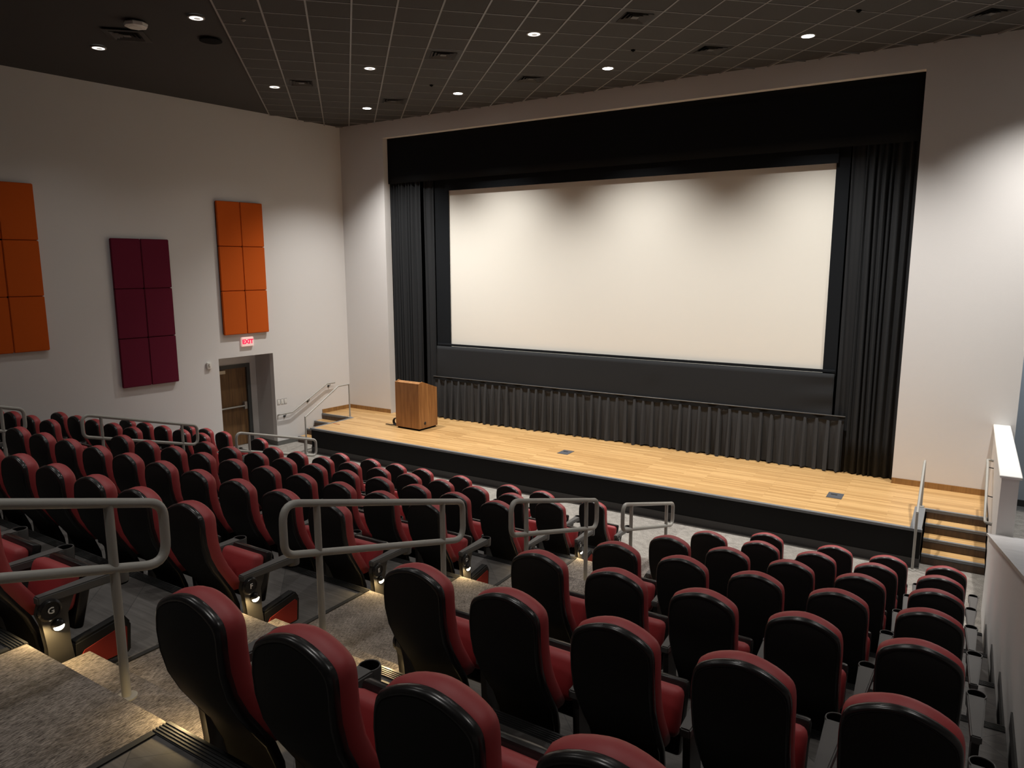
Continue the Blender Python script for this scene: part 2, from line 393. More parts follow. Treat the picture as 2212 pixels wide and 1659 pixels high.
# front wall around the proscenium
PX0, PX1, PZ = 1.47, 13.275, 7.60
bm = B()
box(bm, -0.3, PX0, 0, 0.22, -0.2, H+0.1); box(bm, PX1, 15.0, 0, 0.22, -0.2, H+0.1); box(bm, PX0, PX1, 0, 0.22, PZ, H+0.1); box(bm, 15.0, XRW, 0, 0.22, 3.9, H+0.1)
struct('wall_front', bm, 'wall')
bm = B(); box(bm, 1.0, 14.9, 1.2, 1.3, 0, H+0.1); box(bm, 1.0, 1.1, 0.22, 1.2, 0, H); box(bm, 14.8, 14.9, 0.22, 1.2, 0, H)
struct('wall_stage_back', bm, 'black')
bm = B(); box(bm, 14.9, XRW, YC, YC+0.1, -0.1, 4.2); box(bm, 14.9, XRW, 0.22, YC, 3.9, 4.0)
struct('wall_corridor', bm, 'wall_blue')
bm = B(); box(bm, 14.95, XRW-0.02, YC-0.012, YC, 0, 0.12); struct('baseboard_corridor', bm, 'base')
bm = B(); box(bm, XRW, XRW+0.1, YB, YC+0.1, -0.1, H+0.1); struct('wall_right', bm, 'wall_dim')
bm = B(); box(bm, -2.6, XRW+0.1, YB-0.1, YB, -0.1, H+0.1); struct('wall_back', bm, 'wall_dim')
bm = B(); box(bm, XR+0.45, XRW, YB, -5.0, -0.2, 0.0); struct('floor_corridor', bm, 'carpet_front')
# wood baseboard along the stage walls
bm = B(); box(bm, 0.02, PX0, -0.018, -0.001, HS, HS+0.105); wallbox(bm, 0.0, 0.95, HS, HS+0.105, 0.001, 0.018); struct('baseboard_stage_left', bm, 'wood_trim')
bm = B(); box(bm, PX1, 14.68, -0.018, -0.001, HS, HS+0.105); struct('baseboard_stage_right', bm, 'wood_trim')
# stub wall beside the right stage steps, with its white cap
bm = B(); box(bm, 14.715, 14.90, -3.43, -0.001, 0.0, 1.81); stub = struct('wall_stub', bm, 'wall')
bm = B(); box(bm, 14.69, 14.93, -3.46, -0.002, 1.81, 1.845, bev=0.008, seg=1); obj('wall_cap', bm, 'cap', stub)
bm = B(); box(bm, 14.703, 14.715, -3.43, -2.16, 0.0, 0.11); obj('baseboard', bm, 'base', stub)
# sloped half wall beside the seats
def hz(y): return 1.03 + 0.272*(-3.43-y)
bm = B()
pts = [(-3.432, 0), (-3.432, hz(-3.432)), (YB, hz(YB)), (YB, 0)]
def yzprism(bm, pts, x0, x1):
    A = [bm.verts.new((x0, y, z)) for y, z in pts]; Bv = [bm.verts.new((x1, y, z)) for y, z in pts]; n = len(pts)
    bm.faces.new(A); bm.faces.new(list(reversed(Bv)))
    for i in range(n): bm.faces.new((A[i], Bv[i], Bv[(i+1) % n], A[(i+1) % n]))
yzprism(bm, pts, XR+0.03, 15.05)
half = struct('wall_half', bm, 'wall')
bm = B(); yzprism(bm, [(-3.43, hz(-3.43)), (-3.43, hz(-3.43)+0.03), (YB, hz(YB)+0.03), (YB, hz(YB))], XR+0.0, 15.09); obj('wall_cap', bm, 'cap_stone', half)
bm = B()
for k in range(2, 9):
    box(bm, XR+0.018, XR+0.03, edge(k+1), edge(k), F(k), F(k)+0.12)
obj('baseboard', bm, 'base', half)

# ------------------------------------------------------------------ stage
stage = thing('stage', 'low wooden stage with grey edging and black front across the room', 'stage', (7.36, -1.1, 0))
def sobj(name, bm, m, smooth=False):
    o = obj(name, bm, m, stage, smooth); o.matrix_parent_inverse = Matrix.Translation((-7.36, 1.1, 0)); return o
SX0, SX1, SY = 1.0, 13.72, -2.36
bm = B()
box(bm, SX0+0.05, SX1, SY+0.06, -0.003, HS-0.06, HS)          # main deck
prism(bm, [(xwall(-0.92)+0.004, -0.92), (SX0+0.05, -0.92), (SX0+0.05, -0.003), (0.004, -0.003)], HS-0.06, HS)   # left landing
box(bm, SX1, 14.70, -1.22, -0.003, HS-0.06, HS)                 # right landing
box(bm, PX0+0.01, PX1-0.01, -0.003, 1.19, HS-0.06, HS-0.001)
sobj('deck', bm, 'stage_floor')
bm = B(); box(bm, SX0, SX1+0.15, SY+0.03, SY+0.2, 0.14, HS-0.045); box(bm, SX0+0.0, SX0+0.04, SY+0.2, -1.0, 0.14, HS-0.05); box(bm, SX1+0.11, SX1+0.145, SY+0.2, -1.25, 0.14, HS-0.05)
sobj('front_fascia', bm, 'fascia')
bm = B(); box(bm, SX0-0.005, SX1+0.155, SY+0.02, SY+0.19, 0.012, 0.14); box(bm, SX0-0.01, SX1+0.16, SY-0.005, SY+0.19, 0.0, 0.012); sobj('base_strip', bm, 'base')
bm = B()
box(bm, SX0-0.02, SX1+0.16, SY, SY+0.06, HS-0.045, HS+0.003, bev=0.006, seg=1)
box(bm, SX0-0.02, SX0+0.05, SY+0.06, -0.92, HS-0.045, HS+0.003)
box(bm, xwall(-0.92)+0.004, SX0-0.02, -0.97, -0.92, HS-0.045, HS+0.003)
box(bm, SX1, SX1+0.15, SY+0.06, -1.22, HS-0.045, HS+0.003)
box(bm, SX1+0.15, 14.70, -1.275, -1.22, HS-0.045, HS+0.003)
sobj('nosing', bm, 'nose')
def steps(label, x0, x1, ytop):
    t = thing('stage_steps', label, 'steps', ((x0+x1)/2, ytop, 0), 0, None)
    inv = Matrix.Translation((-(x0+x1)/2, -ytop, 0))
    tr = 0.28; rh = HS/4
    for i in range(4):
        y = ytop - tr*i; zt = HS - rh*i
        bm = B(); box(bm, x0, x1, y, y+0.03, zt-rh, zt-0.047); o = obj('riser', bm, 'riser', t); o.matrix_parent_inverse = inv
        if i < 3:
            zz = zt-rh
            bm = B(); box(bm, x0, x1, y-tr+0.05, y+0.0, zz-0.035, zz); o = obj('tread', bm, 'stage_floor', t); o.matrix_parent_inverse = inv
            bm = B(); box(bm, x0, x1, y-tr-0.005, y-tr+0.05, zz-0.04, zz+0.002); o = obj('nosing', bm, 'nose', t); o.matrix_parent_inverse = inv
    return t
steps('four wooden steps with grey nosings at the right end of the stage', SX1+0.17, 14.695, -1.272)
steps('four wooden steps by the exit door at the left end of the stage', -0.085, SX0-0.03, -0.967)
for (x, y, lab) in ((7.32, -1.165, 'grey floor box in the stage deck ahead of the screen centre'), (12.54, -1.31, 'grey floor box in the stage deck close to the right steps')):
    t = thing('floor_box', lab, 'floor box', (x, y, HS), 0, 'stage floor boxes')
    bm = B(); box(bm, -0.12, 0.12, -0.16, 0.16, 0.0, 0.006); obj('cover_plate', bm, 'grey_plate', t)
    bm = B(); box(bm, -0.07, 0.03, 0.02, 0.06, 0.006, 0.01); obj('cable_flap', bm, 'rubber', t)
t = bxo('floor_tape', 'tape', None, 0.0, 0.22, 0.0, 0.03, 0.0, 0.003); t.location = (0.98+0.12, -1.72, HS+0.002); tag(t, 'short red brown tape mark on the left end of the stage deck', 'tape')

# ------------------------------------------------------------------ screen, drapes
scr = thing('cinema_screen', 'large white widescreen cinema screen in flat black masking', 'screen', (7.6, 0.4, 2.5))
def ch(p, name, bm, m, smooth=False):
    o = obj(name, bm, m, p, smooth); o.matrix_parent_inverse = Matrix.Translation(-p.location) if p.rotation_euler.z == 0 else o.matrix_parent_inverse; return o
bm = B(); box(bm, 3.15, 12.05, 0.36, 0.38, 2.45, 6.35); ch(scr, 'screen_surface', bm, 'screen')
bm = B(); box(bm, 2.82, 3.24, 0.33, 0.355, 2.4, 7.0); ch(scr, 'masking_side', bm, 'velour')
bm = B(); box(bm, 11.96, 12.19, 0.33, 0.355, 2.4, 7.0); ch(scr, 'masking_side', bm, 'velour')
bm = B(); box(bm, 3.20, 12.0, 0.255, 0.275, 6.25, 7.0); ch(scr, 'masking_top', bm, 'velour')
bm = B(); box(bm, 2.84, 12.18, 0.292, 0.328, 2.465, 2.52, bev=0.008, seg=1); ch(scr, 'masking_rail', bm, 'velour')

def folded(name, x0, x1, yc, z0, z1, nf, amp, m, label, cat, group=None, seed=1, nz=10, flare=0.0):
    rnd = random.Random(seed); ks = []; x = 0.0
    for i in range(nf*2+1): ks.append((x, (1 if i % 2 else -1)*amp*rnd.uniform(0.55, 1.0))); x += rnd.uniform(0.35, 1.65)
    ks = [(a/ks[-1][0], b) for a, b in ks]
    def yy(u):
        for (a, p), (b, q) in zip(ks, ks[1:]):
            if a <= u <= b+1e-9:
                s = (u-a)/(b-a); s = s*s*(3-2*s); return p+(q-p)*s
        return ks[-1][1]
    nu = nf*14; bm = B()
    def f(u, v):
        z = z0+(z1-z0)*v; g = 1-0.25*v
        return (x0+(x1-x0)*u + 0.012*math.sin(7*u+3*v), yc+yy(u)*g+0.008*math.sin(u*23+v*4), z+(0.006*math.sin(u*nf*6.28)+0.006 if v == 0 else 0))
    grid(bm, f, nu, nz)
    o = obj(name, bm, m, None, smooth=True)
    md = o.modifiers.new('thickness', 'SOLIDIFY'); md.thickness = 0.006; md.offset = 0
    tag(o, label, cat, group); return o
folded('stage_curtain', 1.485, 2.46, 0.238, HS+0.008, 7.3, 9, 0.045, 'drape', 'gathered black stage curtain hanging left of the screen, behind the lectern', 'curtain', 'black side curtains', 3)
folded('stage_curtain', 12.46, 13.26, 0.25, HS+0.008, 7.3, 7, 0.065, 'drape', 'gathered black stage curtain hanging right of the screen, outermost', 'curtain', 'black side curtains', 9)
folded('stage_curtain', 2.48, 2.80, 0.32, HS+0.008, 7.2, 2, 0.022, 'drape', 'narrow black inner curtain between left gathered curtain and the screen', 'curtain', 'black side curtains', 21)
folded('stage_curtain', 12.21, 12.56, 0.335, HS+0.008, 7.2, 2, 0.018, 'drape', 'narrow flat black inner curtain between screen and right gathered curtain', 'curtain', 'black side curtains', 5)
# valance
bm = B()
grid(bm, lambda u, v: (PX0+0.01+(PX1-PX0-0.02)*u, 0.165+0.006*math.sin(u*40)*(1-v), 6.5+(PZ-0.005-6.5)*v), 120, 6)
o = obj('valance', bm, 'velour', None, True); md = o.modifiers.new('thickness', 'SOLIDIFY'); md.thickness = 0.01
tag(o, 'flat black valance across the top of the stage opening', 'valance')
# lower drape, slightly slack at its ends
bm = B()
def low(u, v):
    x = 2.84+(12.18-2.84)*u; s = math.exp(-((u-0.0)/0.05)**2)+math.exp(-((u-1.0)/0.06)**2)+0.5*math.exp(-((u-0.33)/0.02)**2)+0.4*math.exp(-((u-0.62)/0.02)**2)
    return (x, 0.275-0.014*s*math.sin(18*u*(1.2-v)+4*v), 1.55+(2.455-1.55)*v)
grid(bm, low, 200, 10)
o = obj('lower_drape', bm, 'drape', None, True); md = o.modifiers.new('thickness', 'SOLIDIFY'); md.thickness = 0.006
tag(o, 'smooth black cloth stretched between the screen and the pleated skirt', 'drape')
# pleated skirt
sk = thing('pleated_skirt', 'black box pleated skirt hanging to the stage floor below the screen', 'skirt', (7.6, 0.25, HS))
bm = B(); NP = 47; XA, XB = 2.78, 12.40
prof = [(0.0, 0.012), (0.30, 0.016), (0.52, 0.006), (0.56, -0.052), (0.66, -0.066), (0.80, -0.058), (0.84, 0.0), (0.88, 0.024)]
rnd = random.Random(5)
us = []; ys = []; jit = []
for i in range(NP):
    j = rnd.uniform(0.7, 1.25)
    for a_, y_ in prof: us.append((i+a_)/NP); ys.append(y_*j); jit.append(rnd.uniform(-1, 1)*0.012)
us.append(1.0); ys.append(0.0); jit.append(0.0)
NV = 8; V = []
for i, u in enumerate(us):
    col = []
    for j in range(NV+1):
        v = j/NV; z = HS+0.006+(1.60-HS-0.006)*v
        spread = (1-v)**0.7
        y = 0.25+ys[i]*(0.30+1.0*spread)+0.018*spread*math.sin(u*61)-0.012*spread
        x = XA+(XB-XA)*u+jit[i]*spread*2.0
        col.append(bm.verts.new((x, y, z+(0.012*math.sin(u*97) + 0.012 if j == 0 else 0))))
    V.append(col)
for i in range(len(us)-1):
    for j in range(NV): bm.faces.new((V[i][j], V[i+1][j], V[i+1][j+1], V[i][j+1]))
o = ch(sk, 'skirt_cloth', bm, 'skirt', 50)
bm = B(); grid(bm, lambda u, v: (XA-0.04+(XB-XA+0.06)*u, 0.232+0.010*math.sin(u*150)*math.sin(u*31), 1.585+0.075*v+0.004*math.sin(u*120)), 300, 2)
bmesh.ops.solidify(bm, geom=bm.faces[:], thickness=0.014)
ch(sk, 'heading_band', bm, 'drape', 50)
bm = B(); tube(bm, [(XA-0.04, 0.236, 1.672), (XB+0.02, 0.236, 1.672)], 0.011, 8); ch(sk, 'hanging_rod', bm, 'arm', True)

# ------------------------------------------------------------------ lectern and cable coil
lec = thing('lectern', 'wood veneer lectern standing at the left end of the stage', 'lectern', (3.12, -0.92, HS), math.radians(-2.5))
bm = B()
W2, D2 = 0.375, 0.325
prof = [(-D2, 0.045), (D2, 0.045), (D2, 0.975), (-D2+0.13, 1.165), (-D2, 1.125)]
yzprism(bm, prof, -W2, -W2+0.02); obj('side_panel', bm, 'lectern', lec)
bm = B(); yzprism(bm, prof, W2-0.02, W2); sp = obj('side_panel', bm, 'lectern', lec)
bm = B(); lathe(bm, [(0.035, 0), (0.035, 0.006), (0.02, 0.004)], (W2, -D2+0.2, 0.16), 16, 'X'); obj('cable_grommet', bm, 'rubber', sp, True)
bm = B(); box(bm, -W2+0.02, W2-0.02, -D2, -D2+0.02, 0.045, 1.125); obj('front_panel', bm, 'lectern', lec)
bm = B(); hull8(bm, [(-W2+.02,-D2+.02,1.09),(W2-.02,-D2+.02,1.09),(W2-.02,-D2+.13,1.13),(-W2+.02,-D2+.13,1.13),(-W2+.02,-D2+.02,1.11),(W2-.02,-D2+.02,1.11),(W2-.02,-D2+.13,1.15),(-W2+.02,-D2+.13,1.15)]); obj('top_ledge', bm, 'lectern', lec)
bm = B(); hull8(bm, [(-W2+.02,-D2+.13,1.12),(W2-.02,-D2+.13,1.12),(W2-.02,D2,.93),(-W2+.02,D2,.93),(-W2+.02,-D2+.13,1.14),(W2-.02,-D2+.13,1.14),(W2-.02,D2,.95),(-W2+.02,D2,.95)]); obj('reading_slope', bm, 'riser', lec)
bm = B(); box(bm, -W2+0.03, W2-0.03, -D2+0.03, D2-0.03, 0.0, 0.045); obj('plinth', bm, 'black', lec)
coil = thing('cable_coil', 'small coil of black cable on the stage beside the lectern base', 'cable', (2.58, -1.05, HS))
bm = B(); pth = []
for k in range(90):
    a_ = k*0.42; pth.append((0.085*math.cos(a_), 0.03*math.sin(k*0.11), 0.10+0.085*math.sin(a_)))
tube(bm, pth, 0.013, 6); obj('coiled_lead', bm, 'rubber', coil, True)
bm = B(); tube(bm, rounded([(-0.02, 0, 0.018), (-0.12, -0.06, 0.012), (-0.24, -0.03, 0.012), (-0.3, -0.05, 0.012)], 0.05), 0.011, 6); obj('loose_end', bm, 'rubber', coil, True)

# ------------------------------------------------------------------ rails on the stage and in the aisles
def flange(bm, x, y, z): lathe(bm, [(0.05, z), (0.05, z+0.008), (0.026, z+0.012)], (x, y, 0), 16)
def stage_rail(label, x, ya, za, yb, zb, yend, ztop):
    t = thing('stair_rail', label, 'handrail', (x, ya, 0), 0, 'railings beside the stage steps')
    bm = B(); pth = [(0, 0, 0.9-0.02), (0, yb-ya, ztop), (0, yend-ya, ztop)]
    tube(bm, rounded(pth, 0.05), 0.019, 10); obj('top_rail', bm, 'rail', t, 40)
    bm = B(); tube(bm, [(0, 0, za), (0, 0, 0.885)], 0.019, 10); flange(bm, 0, 0, za); obj('post', bm, 'rail', t, 40)
    bm = B(); tube(bm, [(0, yend-ya, zb), (0, yend-ya, ztop)], 0.019, 10); flange(bm, 0, yend-ya, zb); obj('post', bm, 'rail', t, 40)
stage_rail('grey steel stair rail along the left stage steps', 0.92, -2.43, 0.0, -1.32, HS+0.004, -0.945, 1.47)
stage_rail('grey steel stair rail along the right stage steps', 13.80, -2.45, 0.0, -1.35, HS+0.004, -1.18, 1.36)
def aisle_rail(label, x, ka, kb, hh):
    ka, kb = max(ka, kb), min(ka, kb)
    def py(k): return edge(k)+0.16+(8-k)*0.02
    ya, yb = py(ka), py(kb); za, zb = F(ka)-0.18, F(kb)-0.18
    t = thing('aisle_rail', label, 'handrail', (x, ya, za), 0, 'looped aisle handrails')
    s = (zb-za)/(yb-ya); e = 0.27
    def zt(y): return hh+s*y
    L = yb-ya
    pth = rounded([(0, -e, zt(-e)), (0, L+e, zt(L+e)), (0, L+e, zt(L+e)-0.33), (0, -e, zt(-e)-0.33)], 0.10, True, 7)
    bm = B(); tube(bm, pth, 0.0245, 12, closed=True); obj('rail_loop', bm, 'rail', t, True)
    for y in (0, L):
        z0 = 0.0 if y == 0 else zb-za
        bm = B(); tube(bm, [(0, y, z0), (0, y, zt(y))], 0.0225, 12); flange(bm, 0, y, z0); obj('post', bm, 'rail', t, 40)
XA_, XL_ = (AIS[0]+AIS[1])/2, (AISL[0]+AISL[1])/2
aisle_rail('grey looped handrail in right aisle nearest the camera, rising out of frame', XA_, 8, 9, 1.01)
aisle_rail('grey looped handrail in right aisle, second from the camera', XA_, 7, 6, 1.0)
aisle_rail('grey looped handrail in right aisle, third from the camera', XA_, 5, 4, 1.0)
aisle_rail('grey looped handrail at the bottom of right aisle nearest the stage', XA_, 3, 2, 0.94)
aisle_rail('grey looped handrail in left aisle, cut by the left frame edge', XL_, 7, 6, 1.0)
aisle_rail('grey looped handrail in left aisle in front of the maroon panel', XL_, 5, 4, 1.0)
aisle_rail('grey looped handrail at the bottom of left aisle before the exit door', XL_, 3, 2, 0.94)
# wall handrails
t = thing('wall_handrail', 'grey handrail bracketed to the left wall above stage steps', 'handrail', tuple(lw(1.4, 1.0)), 0, 'wall mounted handrails')
inv = Matrix.Translation(-t.location)
bm = B(); tube(bm, rounded([lw(2.30, 0.78, 0.01), lw(2.30, 0.80, 0.08), lw(1.94, 0.80, 0.08), lw(0.82, 1.385, 0.08), lw(0.56, 1.385, 0.08)], 0.04), 0.018, 10); o = obj('rail_tube', bm, 'rail', t, 40); o.matrix_parent_inverse = inv
for tt, zz in ((2.12, 0.80), (1.40, 1.08), (0.72, 1.385)):
    bm = B(); tube(bm, rounded([lw(tt, zz-0.015, 0.08), lw(tt, zz-0.07, 0.07), lw(tt, zz-0.08, 0.0)], 0.03), 0.008, 8)
    q = lw(tt, zz-0.08, 0.0)
    tube(bm, [q, q+M_*0.01], 0.032, 14); o = obj('bracket', bm, 'frame', t, 40); o.matrix_parent_inverse = inv
t = thing('wall_handrail', 'light grey handrail on the stub wall beside the right stage steps', 'handrail', (14.65, -1.6, 1.1), 0, 'wall mounted handrails')
inv = Matrix.Translation(-t.location)
bm = B(); tube(bm, rounded([(14.71, -0.95, 1.44), (14.63, -0.95, 1.45), (14.63, -1.2, 1.45), (14.63, -2.25, 0.90), (14.63, -2.45, 0.90), (14.71, -2.45, 0.89)], 0.04), 0.019, 10); o = obj('rail_tube', bm, 'rail', t, 40); o.matrix_parent_inverse = inv
for yy, zz in ((-1.15, 1.45), (-1.75, 1.16), (-2.3, 0.9)):
    bm = B(); tube(bm, rounded([(14.63, yy, zz-0.015), (14.64, yy, zz-0.07), (14.714, yy, zz-0.08)], 0.03), 0.008, 8); o = obj('bracket', bm, 'frame', t, 40); o.matrix_parent_inverse = inv

# ------------------------------------------------------------------ left wall fittings
def apanel(label, t0, t1, z0, z1, m, group):
    t = thing('acoustic_panel', label, 'wall panel', tuple(lw((t0+t1)/2, z0)), 0, group); inv = Matrix.Translation(-t.location)
    bm = B(); wallbox(bm, t0+0.02, t1-0.02, z0+0.02, z1-0.02, 0.0, 0.03); o = obj('backing', bm, 'black', t); o.matrix_parent_inverse = inv
    for i in range(2):
        for j in range(3):
            a_ = t0+(t1-t0)/2*i; b_ = a_+(t1-t0)/2; c_ = z0+(z1-z0)/3*j; d_ = c_+(z1-z0)/3
            bm = B(); g = 0.004
            wallbox(bm, a_+g, b_-g, c_+g, d_-g, 0.03, 0.085)
            bmesh.ops.bevel(bm, geom=bm.edges[:], offset=0.012, segments=2, affect='EDGES')
            o = obj('fabric_panel', bm, m, t, 35); o.matrix_parent_inverse = inv
apanel('orange fabric wall panel high above the exit door', 2.46, 3.64, 2.88, 5.92, 'orange', 'fabric wall panels')
apanel('dark maroon fabric wall panel between the two orange ones', 4.78, 5.98, 1.96, 5.03, 'maroon', 'fabric wall panels')
apanel('orange fabric wall panel cut off by the left frame edge', 7.25, 8.45, 2.88, 5.98, 'orange', 'fabric wall panels')
t = thing('exit_sign', 'lit white exit sign with red letters above the door recess', 'exit sign', tuple(lw(3.04, 2.58))); inv = Matrix.Translation(-t.location)
bm = B(); wallbox(bm, 2.88, 3.20, 2.58, 2.80, 0.0, 0.055); bmesh.ops.bevel(bm, geom=bm.edges[:], offset=0.012, segments=2, affect='EDGES'); o = obj('sign_body', bm, 'exit_body', t, 35); o.matrix_parent_inverse = inv
o = text_obj('letters', 'EXIT', 0.14, 'exit_red', t, frame_mtx(lw(3.04, 2.69, 0.057), N_, Vector((0,0,1)), M_), 0.002, 0.006); o.matrix_parent_inverse = inv
t = thing('fire_strobe', 'small white fire alarm strobe on the wall left of the door recess', 'alarm', tuple(lw(4.04, 2.16))); inv = Matrix.Translation(-t.location)
bm = B(); wallbox(bm, 3.98, 4.10, 2.14, 2.30, 0.0, 0.05); bmesh.ops.bevel(bm, geom=bm.edges[:], offset=0.012, segments=2, affect='EDGES'); o = obj('housing', bm, 'white_plastic', t, 35); o.matrix_parent_inverse = inv
bm = B(); wallbox(bm, 4.015, 4.065, 2.20, 2.28, 0.05, 0.075); bmesh.ops.bevel(bm, geom=bm.edges[:], offset=0.01, segments=2, affect='EDGES'); o = obj('lens', bm, 'white_plastic', t, 35); o.matrix_parent_inverse = inv
for tt, lab in ((2.26, 'white switch plate nearest the door recess'), (2.16, 'white switch plate, middle of the three by the recess'), (2.06, 'white switch plate furthest from the door recess')):
    t = thing('switch_plate', lab, 'switch', tuple(lw(tt, 1.04)), 0, 'light switch plates'); inv = Matrix.Translation(-t.location)
    bm = B(); wallbox(bm, tt-0.041, tt+0.041, 1.036, 1.169, 0.0, 0.004); o = obj('dark_outline', bm, 'base', t); o.matrix_parent_inverse = inv  # dark box added behind the plate to give it an outline
    bm = B(); wallbox(bm, tt-0.036, tt+0.036, 1.042, 1.163, 0.004, 0.009); o = obj('plate', bm, 'white_plastic', t); o.matrix_parent_inverse = inv
    bm = B(); wallbox(bm, tt-0.016, tt+0.016, 1.07, 1.135, 0.009, 0.015); o = obj('rocker', bm, 'cap', t); o.matrix_parent_inverse = inv

# ------------------------------------------------------------------ ceiling fittings
LAB = {(2.31,-1.42): 'bright round downlight over the left end of the stage', (4.88,-1.45): 'bright round downlight in front of the left half of the screen',
 (8.3,-1.53): 'bright round downlight in front of the right half of the screen', (11.71,-1.55): 'bright round downlight over the right end of the stage',
 (2.15,-3.87): 'dimmer round downlight left of the small diffuser, above the orange panel', (4.69,-3.86): 'dimmer round downlight in the middle row, second from the left wall',
 (8.17,-3.94): 'dimmer round downlight in the middle row, furthest right', (1.84,-7.16): 'dimmer round downlight nearest the left wall and frame edge',
 (4.47,-7.19): 'dimmer round downlight beside the white ceiling sensor', (15.1,-1.55): 'bright round downlight beside the right wall, beyond the frame'}
for (x, y), lab in LAB.items():
    lit = y > -2.5
    t = thing('downlight', lab, 'ceiling light', (x, y, H), 0, 'round ceiling downlights')
    bm = B(); lathe(bm, [(0.095, -0.004), (0.115, -0.004), (0.12, 0.0), (0.12, 0.02), (0.095, 0.02)], (0,0,0), 28, cap0=False, cap1=False); obj('trim_ring', bm, 'trimring', t, True)
    bm = B(); lathe(bm, [(0.094, -0.003), (0.094, 0.004)], (0,0,0), 28); obj('lamp_lens', bm, 'lamp_on' if lit else 'lamp_dim', t)
    if not lit:
        bm = B(); lathe(bm, [(0.045, -0.006), (0.045, -0.003)], (0.0, 0.015, 0), 20); obj('lamp_core', bm, 'lamp_cup', t)
    li = bpy.data.lights.new('spot', 'SPOT'); li.energy = SPOT_W if lit else DIM_W; li.color = WARM
    li.spot_size = math.radians(2*(SPOT_HALF if lit else DIM_HALF)); li.spot_blend = 1.0; li.shadow_soft_size = 0.08
    lo = bpy.data.objects.new('downlight_lamp', li); C.objects.link(lo); lo.parent = t; lo.location = (0, 0, -0.03)
for x, y in ((11.7, -3.95), (15.1, -3.95), (8.2, -7.2), (11.7, -7.2), (15.1, -7.2), (4.4, -10.5), (8.1, -10.5), (11.7, -10.5), (15.1, -10.5), (4.4, -13.8), (8.1, -13.8), (11.7, -13.8)):
    li = bpy.data.lights.new('spot', 'SPOT'); li.energy = DIM_W; li.color = WARM; li.spot_size = math.radians(2*DIM_HALF); li.spot_blend = 1.0; li.shadow_soft_size = 0.08
    lo = bpy.data.objects.new('downlight_lamp', li); C.objects.link(lo); lo.location = (x, y, H-0.03)
VL = ['dark square air diffuser near the left wall, beside the white sensor', 'dark square air diffuser next to the middle row light above the orange panel',
 'dark square air diffuser in the middle of the ceiling, over the centre seats', 'dark square air diffuser nearest the stage corner at left', 'dark square air diffuser before the screen, left of the centre light',
 'dark square air diffuser at the top of the frame, right of centre', 'dark square air diffuser before the right half of the screen', 'dark square air diffuser at the top right frame corner']
for (i, j), lab in zip(vent_cells, VL):
    x, y = centre(i, j)
    t = thing('air_diffuser', lab, 'air vent', (x, y, H), math.radians(45), 'square ceiling diffusers')
    def ringbm(o0, o1, z0, z1):
        bm = B(); vs_ = []
        for h, z in ((o0, z0), (o1, z1)):
            vs_.append([bm.verts.new(p) for p in ((-h,-h,z),(h,-h,z),(h,h,z),(-h,h,z))])
        for k in range(4): bm.faces.new((vs_[0][k], vs_[0][(k+1) % 4], vs_[1][(k+1) % 4], vs_[1][k]))
        bmesh.ops.solidify(bm, geom=bm.faces[:], thickness=0.004); return bm
    obj('frame', ringbm(0.296, 0.21, -0.002, -0.004), 'diff', t)
    for h in (0.21, 0.155, 0.10): obj('louver', ringbm(h, h-0.045, -0.012+ (0.21-h)*0.02, 0.02), 'diff', t)
    bm = B(); box(bm, -0.05, 0.05, -0.05, 0.05, -0.005, 0.002); obj('centre_plate', bm, 'diff', t)
    bm = B(); box(bm, -0.21, 0.21, -0.21, 0.21, 0.022, 0.026); obj('plenum', bm, 'black', t)
t = thing('ceiling_sensor', 'white flat round sensor hanging under the dark ceiling at left', 'sensor', (3.53, -7.53, H))
bm = B(); lathe(bm, [(0.16, 0.0), (0.165, -0.015), (0.155, -0.05), (0.12, -0.062)], (0,0,0), 8); obj('housing', bm, 'white_plastic', t)
bm = B(); lathe(bm, [(0.1, -0.062), (0.09, -0.068)], (0,0,0), 16); obj('cover', bm, 'white_plastic', t)
t = thing('ceiling_speaker', 'black round speaker grille flush in the dark ceiling at left', 'speaker', (3.72, -6.42, H))
bm = B(); lathe(bm, [(0.17, 0.0), (0.17, -0.008), (0.15, -0.014)], (0,0,0), 24); obj('grille', bm, 'black', t)
for x, y, lab in ((9.13, -2.34, 'tiny dark sprinkler cap in the ceiling before the screen right half'), (4.86, -2.30, 'tiny dark sprinkler cap in the ceiling before the screen left end'), (12.53, -2.38, 'tiny dark sprinkler cap in the ceiling near the top right'), (4.99, -6.79, 'tiny pale sprinkler cap in the ceiling near the top left')):
    bm = B(); lathe(bm, [(0.035, 0.0), (0.035, -0.012), (0.025, -0.016), (0.012, -0.03)], (0,0,0), 14)
    o = obj('sprinkler', bm, 'black' if x != 4.99 else 'trimring', None, True, (x, y, H)); tag(o, lab, 'sprinkler', 'ceiling sprinklers')
# cool light in the side passage
li = bpy.data.lights.new('passage', 'AREA'); li.energy = 22; li.color = (0.8, 0.9, 1.0); li.size = 1.2
lo = bpy.data.objects.new('passage_light', li); C.objects.link(lo); lo.location = (16.0, 0.9, 3.85)

